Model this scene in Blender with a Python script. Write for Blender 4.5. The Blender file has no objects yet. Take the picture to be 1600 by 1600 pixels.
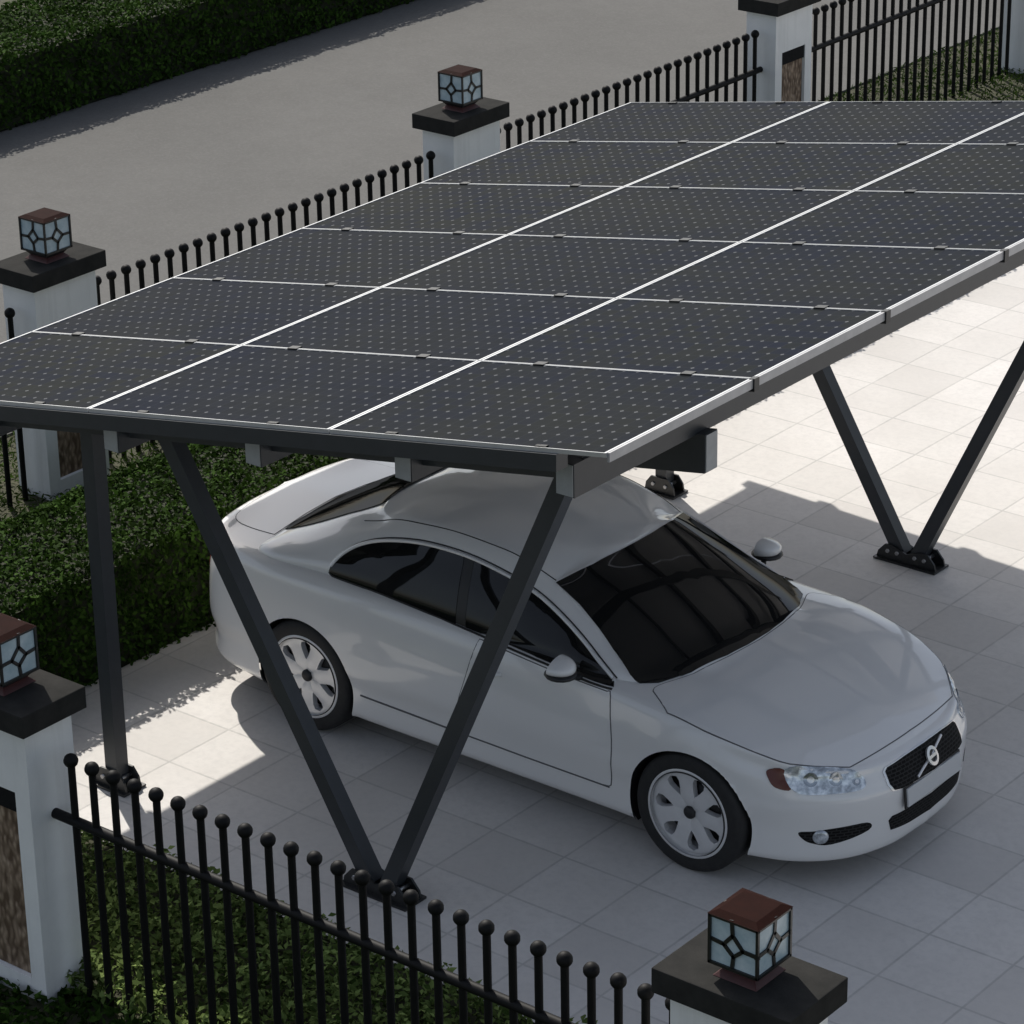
import bpy, bmesh, math, random
import numpy as np
from mathutils import Vector, Matrix
from mathutils.bvhtree import BVHTree
R = math.radians
random.seed(7)
rng = np.random.default_rng(11)
S = bpy.context.scene
COL = S.collection

# ------------------------------------------------------------------ helpers
def tag(o, label=None, cat=None, group=None, kind=None):
    if label: o["label"] = label
    if cat: o["category"] = cat
    if group: o["group"] = group
    if kind: o["kind"] = kind
    return o

def empty(name, loc=(0, 0, 0), label=None, cat=None, group=None):
    o = bpy.data.objects.new(name, None)
    COL.objects.link(o)
    o.location = loc
    o.empty_display_size = 0.2
    return tag(o, label, cat, group)

def mesh_obj(name, verts, faces, mat, parent=None, smooth=False, loc=(0, 0, 0)):
    me = bpy.data.meshes.new(name)
    me.from_pydata([tuple(v) for v in verts], [], [tuple(f) for f in faces])
    me.update()
    if smooth:
        me.polygons.foreach_set("use_smooth", [True] * len(me.polygons))
    if mat: me.materials.append(mat)
    o = bpy.data.objects.new(name, me)
    COL.objects.link(o)
    o.location = loc
    if parent: o.parent = parent
    return o

def copy_tree(o, parent=None):
    c = o.copy()
    COL.objects.link(c)
    c.parent = parent
    for ch in [k for k in S.objects if k.parent == o]:
        copy_tree(ch, c)
    return c

class MB:
    """collects simple shapes into one mesh"""
    def __init__(s): s.v = []; s.f = []; s.sm = []
    def add(s, vs, fs, smooth=False):
        n = len(s.v)
        s.v += [tuple(v) for v in vs]
        s.f += [tuple(i + n for i in f) for f in fs]
        s.sm += [smooth] * len(fs)
        return s
    def hexa(s, p):
        return s.add(p, [(0, 3, 2, 1), (4, 5, 6, 7), (0, 1, 5, 4), (1, 2, 6, 5), (2, 3, 7, 6), (3, 0, 4, 7)])
    def box(s, x0, x1, y0, y1, z0, z1, slope=0.0):
        f = lambda x, z: z + slope * x
        return s.hexa([(x0, y0, f(x0, z0)), (x1, y0, f(x1, z0)), (x1, y1, f(x1, z0)), (x0, y1, f(x0, z0)),
                       (x0, y0, f(x0, z1)), (x1, y0, f(x1, z1)), (x1, y1, f(x1, z1)), (x0, y1, f(x0, z1))])
    def bar(s, p, q, w, h, up=(0, 0, 1)):
        p = Vector(p); q = Vector(q); d = (q - p).normalized()
        a = d.cross(Vector(up))
        if a.length < 1e-4: a = d.cross(Vector((0, 1, 0)))
        a.normalize(); b = a.cross(d).normalized()
        a = a * w / 2; b = b * h / 2
        return s.hexa([p - a - b, p + a - b, p + a + b, p - a + b, q - a - b, q + a - b, q + a + b, q - a + b])
    def tube(s, p, q, r0, r1=None, n=10, caps=True):
        if r1 is None: r1 = r0
        p = Vector(p); q = Vector(q); d = (q - p).normalized()
        a = d.cross(Vector((0, 0, 1)))
        if a.length < 1e-4: a = Vector((1, 0, 0))
        a.normalize(); b = d.cross(a)
        vs = []
        for c, r in ((p, r0), (q, r1)):
            for k in range(n):
                t = 2 * math.pi * k / n
                vs.append(c + (a * math.cos(t) + b * math.sin(t)) * r)
        s.add(vs, [(k, (k + 1) % n, n + (k + 1) % n, n + k) for k in range(n)], True)
        if caps:
            s.add(vs[:n], [tuple(range(n - 1, -1, -1))]); s.add(vs[n:], [tuple(range(n))])
        return s
    def path(s, pts, r, n=8, closed=False):
        pts = [Vector(p) for p in pts]; m = len(pts); vs = []
        for i, p in enumerate(pts):
            if closed: d = pts[(i + 1) % m] - pts[i - 1]
            else: d = pts[min(i + 1, m - 1)] - pts[max(i - 1, 0)]
            d.normalize(); a = d.cross(Vector((0.13, 0.21, 1)))
            if a.length < 1e-3: a = d.cross(Vector((1, 0, 0)))
            a.normalize(); b = d.cross(a)
            for k in range(n):
                t = 2 * math.pi * k / n
                vs.append(p + (a * math.cos(t) + b * math.sin(t)) * r)
        fs = []
        for i in range(m if closed else m - 1):
            j = (i + 1) % m
            for k in range(n):
                fs.append((i * n + k, i * n + (k + 1) % n, j * n + (k + 1) % n, j * n + k))
        s.add(vs, fs, True)
        if not closed:
            s.add(vs[:n], [tuple(range(n - 1, -1, -1))]); s.add(vs[-n:], [tuple(range(n))])
        return s
    def ball(s, c, r, nu=14, nv=9, sc=(1, 1, 1)):
        vs = [(c[0], c[1], c[2] + r * sc[2])]
        for i in range(1, nv):
            a = math.pi * i / nv
            for k in range(nu):
                t = 2 * math.pi * k / nu
                vs.append((c[0] + r * sc[0] * math.sin(a) * math.cos(t), c[1] + r * sc[1] * math.sin(a) * math.sin(t), c[2] + r * sc[2] * math.cos(a)))
        vs.append((c[0], c[1], c[2] - r * sc[2])); L = len(vs) - 1
        fs = [(0, 1 + k, 1 + (k + 1) % nu) for k in range(nu)]
        for i in range(nv - 2):
            for k in range(nu):
                a = 1 + i * nu + k; b = 1 + i * nu + (k + 1) % nu
                fs.append((a, a + nu, b + nu, b))
        o = 1 + (nv - 2) * nu
        fs += [(o + k, L, o + (k + 1) % nu) for k in range(nu)]
        return s.add(vs, fs, True)
    def lathe_y(s, prof, n=48, c=(0, 0, 0), close=False):
        """profile of (r, y) turned about the y axis"""
        vs = []; m = len(prof)
        for k in range(n):
            t = 2 * math.pi * k / n
            for r, y in prof: vs.append((c[0] + r * math.cos(t), c[1] + y, c[2] + r * math.sin(t)))
        fs = []
        for k in range(n):
            k2 = (k + 1) % n
            for i in range(m - 1 if not close else m):
                j = (i + 1) % m
                fs.append((k * m + i, k2 * m + i, k2 * m + j, k * m + j))
        return s.add(vs, fs, True)
    def prism_y(s, poly, y0, y1):
        n = len(poly)
        vs = [(x, y0, z) for x, z in poly] + [(x, y1, z) for x, z in poly]
        return s.add(vs, [tuple(range(n - 1, -1, -1)), tuple(range(n, 2 * n))] + [(i, (i + 1) % n, n + (i + 1) % n, n + i) for i in range(n)])
    def build(s, name, mat, parent=None, loc=(0, 0, 0), bevel=0.0, seg=2, fix=True):
        me = bpy.data.meshes.new(name)
        me.from_pydata(s.v, [], s.f); me.update()
        me.polygons.foreach_set("use_smooth", s.sm)
        if fix or bevel:
            bm = bmesh.new(); bm.from_mesh(me)
            bmesh.ops.remove_doubles(bm, verts=bm.verts, dist=1e-5)
            bmesh.ops.recalc_face_normals(bm, faces=bm.faces)
            if bevel:
                es = [e for e in bm.edges if len(e.link_faces) == 2 and e.calc_face_angle(0) > R(40)]
                bmesh.ops.bevel(bm, geom=es, offset=bevel, segments=seg, affect='EDGES', profile=0.6, clamp_overlap=True)
            else:
                for e in bm.edges:
                    if len(e.link_faces) == 2 and e.calc_face_angle(0) > R(50): e.smooth = False
            bm.to_mesh(me); bm.free()
        me.materials.append(mat)
        o = bpy.data.objects.new(name, me)
        COL.objects.link(o); o.location = loc
        if parent: o.parent = parent
        return o

# ------------------------------------------------------------------ materials
def mat(name, col=(.5, .5, .5), rough=.5, metal=0., spec=.5, coat=0.):
    m = bpy.data.materials.new(name); m.use_nodes = True
    b = m.node_tree.nodes["Principled BSDF"]
    b.inputs["Base Color"].default_value = (*col, 1)
    b.inputs["Roughness"].default_value = rough
    b.inputs["Metallic"].default_value = metal
    b.inputs["Specular IOR Level"].default_value = spec
    if coat:
        b.inputs["Coat Weight"].default_value = coat; b.inputs["Coat Roughness"].default_value = .03
    return m

class NT:
    def __init__(s, m): s.t = m.node_tree; s.b = s.t.nodes["Principled BSDF"]
    def n(s, typ, **kw):
        x = s.t.nodes.new(typ)
        for k, v in kw.items():
            if k in x.inputs.keys(): x.inputs[k].default_value = v
            else: setattr(x, k, v)
        return x
    def l(s, a, b): s.t.links.new(a, b)
    def noise(s, scale, detail=4, rough=.6, vec=None, dim='Object'):
        x = s.n('ShaderNodeTexNoise', Scale=scale, Detail=detail, Roughness=rough)
        if vec is None: vec = s.coord(dim)
        s.l(vec, x.inputs['Vector']); return x.outputs['Fac']
    def coord(s, k='Object'):
        if not hasattr(s, 'tc'): s.tc = s.n('ShaderNodeTexCoord')
        return s.tc.outputs[k]
    def ramp(s, fac, stops):
        x = s.n('ShaderNodeValToRGB'); e = x.color_ramp.elements
        while len(e) < len(stops): e.new(.5)
        for i, (p, c) in enumerate(stops):
            e[i].position = p; e[i].color = (*c, 1) if len(c) == 3 else c
        s.l(fac, x.inputs['Fac']); return x.outputs['Color']
    def mix(s, fac, a, b, mode='MIX'):
        x = s.n('ShaderNodeMix', data_type='RGBA', blend_type=mode)
        for inp, v in ((x.inputs[0], fac), (x.inputs[6], a), (x.inputs[7], b)):
            if isinstance(v, (int, float)): inp.default_value = v
            elif isinstance(v, tuple): inp.default_value = (*v, 1)
            else: s.l(v, inp)
        return x.outputs[2]
    def math(s, op, a, b=None, c=None):
        x = s.n('ShaderNodeMath', operation=op)
        for i, v in enumerate((a, b, c)):
            if v is None: continue
            if isinstance(v, (int, float)): x.inputs[i].default_value = v
            else: s.l(v, x.inputs[i])
        return x.outputs[0]
    def bump(s, h, strength=.3, dist=.01):
        x = s.n('ShaderNodeBump', Strength=strength, Distance=dist)
        s.l(h, x.inputs['Height']); s.l(x.outputs[0], s.b.inputs['Normal'])
    def col(s, c): s.l(c, s.b.inputs['Base Color'])
    def rough(s, c): s.l(c, s.b.inputs['Roughness'])

def noisy(name, c1, c2, scale=6., rough=.6, bump=0., bscale=80., metal=0., spec=.5, bd=.003):
    m = mat(name, c1, rough, metal, spec); t = NT(m)
    t.col(t.ramp(t.noise(scale, 6, .65), [(.3, c1), (.7, c2)]))
    if bump: t.bump(t.noise(bscale, 5, .6), bump, bd)
    return m

def leaf_mat(name, dark, light):
    m = mat(name, dark, .7, 0, .03); t = NT(m)
    g = t.n('ShaderNodeNewGeometry')
    c = t.ramp(g.outputs['Random Per Island'], [(0., dark), (.55, tuple((a + b) / 2 for a, b in zip(dark, light))), (1., light)])
    n = t.noise(3.5, 3, .6)
    hsv = t.n('ShaderNodeHueSaturation', Saturation=1.0)
    t.l(c, hsv.inputs['Color'])
    mr = t.n('ShaderNodeMapRange'); mr.inputs[1].default_value = .3; mr.inputs[2].default_value = .7
    mr.inputs[3].default_value = .65; mr.inputs[4].default_value = 1.3
    t.l(n, mr.inputs[0]); t.l(mr.outputs[0], hsv.inputs['Value'])
    t.col(hsv.outputs[0])
    t.b.inputs['Subsurface Weight'].default_value = 0
    tr = t.n('ShaderNodeBsdfTranslucent'); t.l(hsv.outputs[0], tr.inputs['Color'])
    mx = t.n('ShaderNodeMixShader'); mx.inputs[0].default_value = .16
    out = [n_ for n_ in t.t.nodes if n_.type == 'OUTPUT_MATERIAL'][0]
    t.l(t.b.outputs[0], mx.inputs[1]); t.l(tr.outputs[0], mx.inputs[2]); t.l(mx.outputs[0], out.inputs['Surface'])
    return m

M = {}
M['leaf'] = leaf_mat('hedge leaf', (.013, .028, .005), (.050, .100, .017))
M['leaf_cover'] = leaf_mat('ground cover leaf', (.03, .055, .012), (.24, .32, .10))
M['grass'] = leaf_mat('grass blade', (.026, .05, .008), (.055, .10, .016))
M['twig'] = noisy('hedge core', (.012, .018, .006), (.025, .03, .012), 20, .9)
M['soil'] = noisy('soil', (.03, .032, .015), (.06, .06, .03), 12, .95, .6, 40)
M['black_iron'] = noisy('black painted iron', (.004, .004, .0045), (.007, .007, .0075), 30, .6, .1, 200, spec=.2)
M['steel'] = noisy('anthracite powder coat', (.030, .034, .039), (.037, .041, .047), 14, .42, .06, 350)
M['steel_end'] = noisy('anthracite end plate', (.30, .31, .315), (.36, .37, .375), 14, .5)
M['bracket'] = noisy('black steel bracket', (.012, .013, .014), (.022, .023, .024), 30, .4, .1, 200)
M['bolt'] = mat('zinc bolt', (.35, .35, .36), .35, .9)
M['alu'] = noisy('anodised frame', (.50, .51, .52), (.58, .59, .60), 20, .4, metal=.5)
M['cap'] = noisy('charcoal stone cap', (.024, .024, .023), (.038, .037, .035), 9, .9, .25, 120, spec=.05)
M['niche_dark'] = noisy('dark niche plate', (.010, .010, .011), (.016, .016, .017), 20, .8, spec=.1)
M['lamp_frame'] = mat('lamp frame black', (.008, .010, .011), .35)
M['lamp_top'] = noisy('oxide red lamp lid', (.015, .005, .0037), (.023, .007, .0053), 25, .8, .1, 120, spec=.05)
M['lamp_base'] = noisy('oxide red lamp base', (.05, .012, .012), (.07, .018, .016), 25, .5)
M['lamp_glass'] = noisy('pale milky lamp pane', (.30, .42, .48), (.55, .64, .68), 11, .3)

# white rendered pillar
m = mat('white render', (.74, .75, .75), .75); t = NT(m)
n1 = t.noise(2.2, 6, .65); n2 = t.noise(40, 4, .6)
t.col(t.mix(t.ramp(n1, [(.35, (.0,) * 3), (.75, (1.,) * 3)]), (.85, .85, .845), (.74, .745, .745)))
mp = t.n('ShaderNodeMapping'); mp.inputs['Scale'].default_value = (9, 9, .7); t.l(t.coord('Object'), mp.inputs['Vector'])
n3 = t.noise(1.6, 5, .6, mp.outputs[0])
sc = [x for x in t.t.nodes if x.type == 'MIX'][0].outputs[2]
t.col(t.mix(t.ramp(n3, [(.52, (0,) * 3), (.8, (.5,) * 3)]), sc, (.56, .56, .55)))
t.bump(n2, .18, .004); M['render'] = m
# brown stone niche panel (woven pattern)
m = mat('brown niche stone', (.2, .13, .08), .7); t = NT(m)
mp = t.n('ShaderNodeMapping'); mp.inputs['Scale'].default_value = (1, 1, .42)
nz = t.n('ShaderNodeTexNoise', Scale=9., Detail=3.); t.l(t.coord('Object'), nz.inputs['Vector'])
av = t.n('ShaderNodeVectorMath', operation='MULTIPLY_ADD'); t.l(nz.outputs['Color'], av.inputs[0]); av.inputs[1].default_value = (.05, .05, .05); t.l(t.coord('Object'), av.inputs[2])
t.l(av.outputs[0], mp.inputs['Vector'])
v = t.n('ShaderNodeTexVoronoi', Scale=42., feature='SMOOTH_F1'); t.l(mp.outputs[0], v.inputs['Vector'])
f = t.ramp(v.outputs['Distance'], [(.15, (1,) * 3), (.62, (0,) * 3)])
t.col(t.mix(f, (.10, .062, .038), t.ramp(t.noise(7, 5), [(.3, (.25, .17, .115)), (.7, (.42, .32, .235))])))
t.bump(f, .6, .008); M['niche'] = m

# paved court: large light tiles, running bond
m = mat('pale court paving', (.7, .68, .65), .62, 0, .15); t = NT(m)
mp = t.n('ShaderNodeMapping'); mp.inputs['Location'].default_value = (-.047, .115, 0)
t.l(t.coord('Object'), mp.inputs['Vector'])
sx = t.n('ShaderNodeSeparateXYZ'); t.l(mp.outputs[0], sx.inputs[0]); PT = 1 / .4805
def tile(o):
    q = t.math('MULTIPLY', o, PT); return t.math('FLOOR', q), t.math('ABSOLUTE', t.math('SUBTRACT', t.math('FRACT', q), .5))
fx, ax = tile(sx.outputs[0]); fy, ay = tile(sx.outputs[1])
gap = t.ramp(t.math('MAXIMUM', ax, ay), [(.481, (0,) * 3), (.492, (1,) * 3)])
cb = t.n('ShaderNodeCombineXYZ'); t.l(fx, cb.inputs[0]); t.l(fy, cb.inputs[1])
wn = t.n('ShaderNodeTexWhiteNoise', noise_dimensions='2D'); t.l(cb.outputs[0], wn.inputs['Vector'])
n1 = t.noise(1.1, 6, .65); n2 = t.noise(22, 6, .75); n4 = t.noise(5.5, 5, .7)
c = t.ramp(wn.outputs['Value'], [(.0, (.605, .58, .553)), (.4, (.66, .635, .607)), (1., (.705, .68, .653))])
c = t.mix(t.ramp(n1, [(.35, (0,) * 3), (.7, (1,) * 3)]), c, (.90, .895, .89), 'MULTIPLY')
c = t.mix(t.ramp(n4, [(.42, (.0,) * 3), (.75, (.40,) * 3)]), c, (.56, .54, .52))
c = t.mix(t.ramp(n2, [(.45, (.0,) * 3), (.75, (.40,) * 3)]), c, (.50, .485, .47))
c = t.mix(t.math('MULTIPLY', gap, t.ramp(n4, [(.3, (.35,) * 3), (.7, (.9,) * 3)])), c, (.41, .40, .385))
t.col(c)
h = t.math('MULTIPLY_ADD', n2, .3, t.math('SUBTRACT', 1.0, gap))
t.bump(h, .22, .004)
t.rough(t.ramp(n2, [(.3, (.5,) * 3), (.7, (.72,) * 3)])); M['court'] = m
# road
m = mat('worn concrete road', (.2, .2, .19), .95, 0, .1); t = NT(m)
n1 = t.noise(.6, 6, .65); n2 = t.noise(38, 5, .8); n3 = t.noise(4, 6, .75)
c = t.ramp(n1, [(.3, (.126, .1245, .1195)), (.7, (.150, .148, .142))])
c = t.mix(t.ramp(n3, [(.35, (0,) * 3), (.8, (.5,) * 3)]), c, (.112, .109, .105))
c = t.mix(t.ramp(n2, [(.46, (0,) * 3), (.66, (.45,) * 3)]), c, (.186, .183, .176))
t.col(c); t.bump(n2, .35, .006); M['road'] = m

# solar glass: cells with pale diamonds at their corners
m = mat('solar glass', (.02, .022, .03), .12, 0, .05); t = NT(m)
uv = t.n('ShaderNodeUVMap'); sp = t.n('ShaderNodeSeparateXYZ'); t.l(uv.outputs[0], sp.inputs[0])
def cell(out, n):
    fr = t.math('FRACT', t.math('MULTIPLY', out, float(n)))
    return t.math('ABSOLUTE', t.math('SUBTRACT', fr, .5))      # .5 at cell border
NU, NV = 20, 12
au = cell(sp.outputs[0], NU); av = cell(sp.outputs[1], NV)
corner = t.math('GREATER_THAN', t.math('ADD', au, av), .86)
ln = t.math('MAXIMUM', t.math('GREATER_THAN', au, .482), t.math('GREATER_THAN', av, .487))
wn = t.n('ShaderNodeTexWhiteNoise', noise_dimensions='2D')
cm = t.n('ShaderNodeCombineXYZ')
t.l(t.math('FLOOR', t.math('MULTIPLY', sp.outputs[0], float(NU))), cm.inputs[0]); t.l(t.math('FLOOR', t.math('MULTIPLY', sp.outputs[1], float(NV))), cm.inputs[1])
t.l(cm.outputs[0], wn.inputs['Vector'])
oi = t.n('ShaderNodeObjectInfo')
base = t.mix(oi.outputs['Random'], (.0125, .015, .0225), (.020, .022, .0215))
base = t.mix(wn.outputs['Value'], base, (.014, .017, .028))
base = t.mix(t.ramp(t.noise(.9, 4, .6, t.n('ShaderNodeNewGeometry').outputs['Position']), [(.35, (0,) * 3), (.7, (.6,) * 3)]), base, (.026, .027, .024))
c = t.mix(t.math('MULTIPLY', ln, .25), base, (.07, .075, .085))
c = t.mix(t.math('MULTIPLY', corner, .75), c, (.165, .17, .178))
df = t.n('ShaderNodeBsdfDiffuse'); t.l(c, df.inputs['Color'])
gl_ = t.n('ShaderNodeBsdfGlossy', Roughness=.13); lw = t.n('ShaderNodeFresnel', IOR=1.32)
mx = t.n('ShaderNodeMixShader'); t.l(t.math('MULTIPLY', lw.outputs[0], .115), mx.inputs[0])
t.l(df.outputs[0], mx.inputs[1]); t.l(gl_.outputs[0], mx.inputs[2])
t.l(mx.outputs[0], [n_ for n_ in t.t.nodes if n_.type == 'OUTPUT_MATERIAL'][0].inputs['Surface']); M['solar'] = m

# car materials
m = mat('white car paint', (.76, .755, .75), .28, 0, .5, coat=1.); t = NT(m)
M['paint'] = m
M['glass'] = mat('dark tinted glass', (.008, .0085, .009), .03, 0, .35)
M['rear_glass'] = mat('dark rear glass', (.008, .0085, .009), .12, 0, .015)
M['window_bright'] = mat('bright window surround', (.80, .80, .81), .25, .25)
def glass(name, rough, cap):
    m = mat(name, (.009, .0095, .010)); t = NT(m)
    df = t.n('ShaderNodeBsdfDiffuse', Color=(.009, .0095, .010, 1)); g = t.n('ShaderNodeBsdfGlossy', Roughness=rough)
    fr = t.n('ShaderNodeFresnel', IOR=1.5); mx = t.n('ShaderNodeMixShader')
    t.l(t.math('MINIMUM', fr.outputs[0], cap), mx.inputs[0]); t.l(df.outputs[0], mx.inputs[1]); t.l(g.outputs[0], mx.inputs[2])
    t.l(mx.outputs[0], [n_ for n_ in t.t.nodes if n_.type == 'OUTPUT_MATERIAL'][0].inputs['Surface']); return m
M['glass'] = glass('tinted glass', .03, .11); M['rear_glass'] = glass('tinted rear glass', .06, .07)
M['trim_black'] = mat('black trim', (.012, .012, .013), .4)
M['seam'] = mat('panel gap', (.10, .10, .105), .7)
M['chrome'] = mat('bright trim', (.72, .72, .73), .25, .7)
M['rubber'] = noisy('tyre rubber', (.012, .012, .013), (.022, .022, .022), 20, .75, .3, 60)
M['alloy'] = noisy('silver alloy', (.68, .68, .69), (.76, .76, .77), 8, .35, metal=.3)
M['dark_metal'] = mat('dark brake metal', (.03, .03, .032), .5, .4)
M['amber'] = mat('dark red brown reflector', (.10, .02, .014), .2)
M['plate'] = mat('pale number plate', (.55, .56, .57), .4)
M['red_lens'] = mat('red tail lens', (.30, .012, .012), .12)
m = mat('headlamp lens', (.45, .5, .54), .12, .3, .6); t = NT(m)
t.col(t.ramp(t.noise(34, 3, .6), [(.36, (.34, .37, .40)), (.50, (.52, .56, .60)), (.64, (.74, .78, .82))])); t.b.inputs['Metallic'].default_value = .5; t.bump(t.noise(12, 2, .5), .5, .01)
M['headlamp_bowl'] = mat('headlamp bowl', (.36, .39, .42), .15, .8)
M['headlamp'] = m
m = mat('grille mesh', (.012, .012, .013), .7, 0, .1); t = NT(m)
br = t.n('ShaderNodeTexBrick'); br.inputs['Scale'].default_value = 1; br.inputs['Brick Width'].default_value = .034; br.inputs['Row Height'].default_value = .017
br.inputs['Mortar Size'].default_value = .003; br.inputs['Color1'].default_value = (.006, .006, .006, 1); br.inputs['Color2'].default_value = (.01, .01, .01, 1); br.inputs['Mortar'].default_value = (.028, .028, .029, 1)
sx = t.n('ShaderNodeSeparateXYZ'); t.l(t.coord('Object'), sx.inputs[0]); cb = t.n('ShaderNodeCombineXYZ')
t.l(sx.outputs[1], cb.inputs[0]); t.l(sx.outputs[2], cb.inputs[1]); t.l(cb.outputs[0], br.inputs['Vector'])
t.col(br.outputs['Color']); M['grille'] = m
# ------------------------------------------------------------------ camera, light
cam = bpy.data.cameras.new("camera"); co = bpy.data.objects.new("camera", cam); COL.objects.link(co)
S.camera = co
CAM_F = 4.9162; YAW, PITCH, ROLL = R(128.9477578534555), R(23.476901668668837), R(-1.0139807779334604)
F_ = Vector((math.cos(PITCH) * math.cos(YAW), math.cos(PITCH) * math.sin(YAW), -math.sin(PITCH)))
R_ = Vector((math.sin(YAW), -math.cos(YAW), 0)); U_ = R_.cross(F_)
R2 = R_ * math.cos(ROLL) + U_ * math.sin(ROLL); U2 = -R_ * math.sin(ROLL) + U_ * math.cos(ROLL)
co.matrix_world = Matrix(((R2.x, U2.x, -F_.x, 9.360), (R2.y, U2.y, -F_.y, -10.468), (R2.z, U2.z, -F_.z, 8.203), (0, 0, 0, 1)))
cam.sensor_width = 36; cam.lens = 36 * CAM_F * 1000 / 1600
cam.clip_start = .5; cam.clip_end = 2000

SUN_DIR = Vector((.868, -.52, -1.0)).normalized()           # travel of the light
elev = math.asin(-SUN_DIR.z)
sl = bpy.data.lights.new("sun", 'SUN'); so = bpy.data.objects.new("sun", sl); COL.objects.link(so)
so.rotation_euler = SUN_DIR.to_track_quat('-Z', 'Y').to_euler()
so.location = (-10, 8, 14)
sl.energy = 3.85; sl.angle = R(.6); sl.color = (1., .955, .88)
w = bpy.data.worlds.new("World"); S.world = w; w.use_nodes = True
wt = w.node_tree; sky = wt.nodes.new('ShaderNodeTexSky'); sky.sky_type = 'NISHITA'; sky.sun_disc = False
sky.sun_elevation = elev
to_sun = -SUN_DIR
sky.sun_rotation = math.atan2(to_sun.x, to_sun.y)
sky.air_density = 1.0; sky.dust_density = 2.0; sky.ozone_density = 1.0
hs = wt.nodes.new('ShaderNodeHueSaturation'); hs.inputs['Saturation'].default_value = .60
wt.links.new(sky.outputs[0], hs.inputs['Color']); wt.links.new(hs.outputs[0], wt.nodes['Background'].inputs[0]); wt.nodes['Background'].inputs[1].default_value = .106
S.view_settings.view_transform = 'Standard'; S.view_settings.look = 'None'; S.view_settings.exposure = 0.25; S.view_settings.gamma = 1

# ------------------------------------------------------------------ ground sheets
def sheet(name, x0, x1, y0, y1, z, m):
    o = mesh_obj(name, [(x0, y0, z), (x1, y0, z), (x1, y1, z), (x0, y1, z)], [(0, 1, 2, 3)], m)
    o["kind"] = "structure"; return o
FY, LX = -1.623, -5.272            # fence planes
sheet("ground", -400, 400, -400, 400, -.03, M['soil'])
sheet("road", -11.75, -6.28, -60, 80, -.012, M['road'])
sheet("court", -2.93, 40, -.49, 60, 0.0, M['court'])
mb = MB().box(-6.28, -6.20, -60, 80, -.03, .0)
o = mb.build("road_kerb", M['road']); o["kind"] = "structure"
sheet("lawn_soil", -6.20, -2.93, -60, 60, -.018, M['soil'])
sheet("planting_bed", -2.93, 40, -3.6, -.49, -.016, M['soil'])

def quads(name, pts, nrm, size, material, seed, aspect=.55, jitter=.6, fold=.0, parent=None):
    """many leaf-sized quads; nrm = mean facing per point"""
    g = np.random.default_rng(seed); n = len(pts)
    d = nrm + g.normal(0, jitter, (n, 3)); d /= np.linalg.norm(d, axis=1)[:, None]
    a = np.cross(d, g.normal(0, 1, (n, 3))); a /= np.linalg.norm(a, axis=1)[:, None]
    b = np.cross(d, a)
    L = size * g.uniform(.6, 1.25, n)[:, None]; W = L * aspect
    p0 = pts - a * L * .5; p2 = pts + a * L * .5
    lift = d * L * .12
    p1 = pts - b * W * .5 - a * L * .08 + lift; p3 = pts + b * W * .5 - a * L * .08 + lift
    V = np.stack([p0, p1, p2, p3], 1).reshape(-1, 3).astype(np.float32)
    me = bpy.data.meshes.new(name)
    me.vertices.add(4 * n); me.vertices.foreach_set("co", V.ravel())
    me.loops.add(4 * n); me.loops.foreach_set("vertex_index", np.arange(4 * n, dtype=np.int32))
    me.polygons.add(n); me.polygons.foreach_set("loop_start", np.arange(n, dtype=np.int32) * 4)
    me.polygons.foreach_set("loop_total", np.full(n, 4, dtype=np.int32))
    me.update(calc_edges=True); me.validate()
    me.materials.append(material)
    o = bpy.data.objects.new(name, me); COL.objects.link(o)
    if parent: o.parent = parent
    return o

def lump(P, s=1.0):
    x, y, z = P[:, 0] * s, P[:, 1] * s, P[:, 2] * s
    return (np.sin(3.1 * x + 1.7 * y + .4) * np.sin(2.7 * y - 1.3 * z + 1.1) + .6 * np.sin(7.3 * x - 5.1 * y + 4.4 * z) + .45 * np.sin(11.7 * y + 6.1 * z + 2.2 * x)) / 2.05

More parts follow.
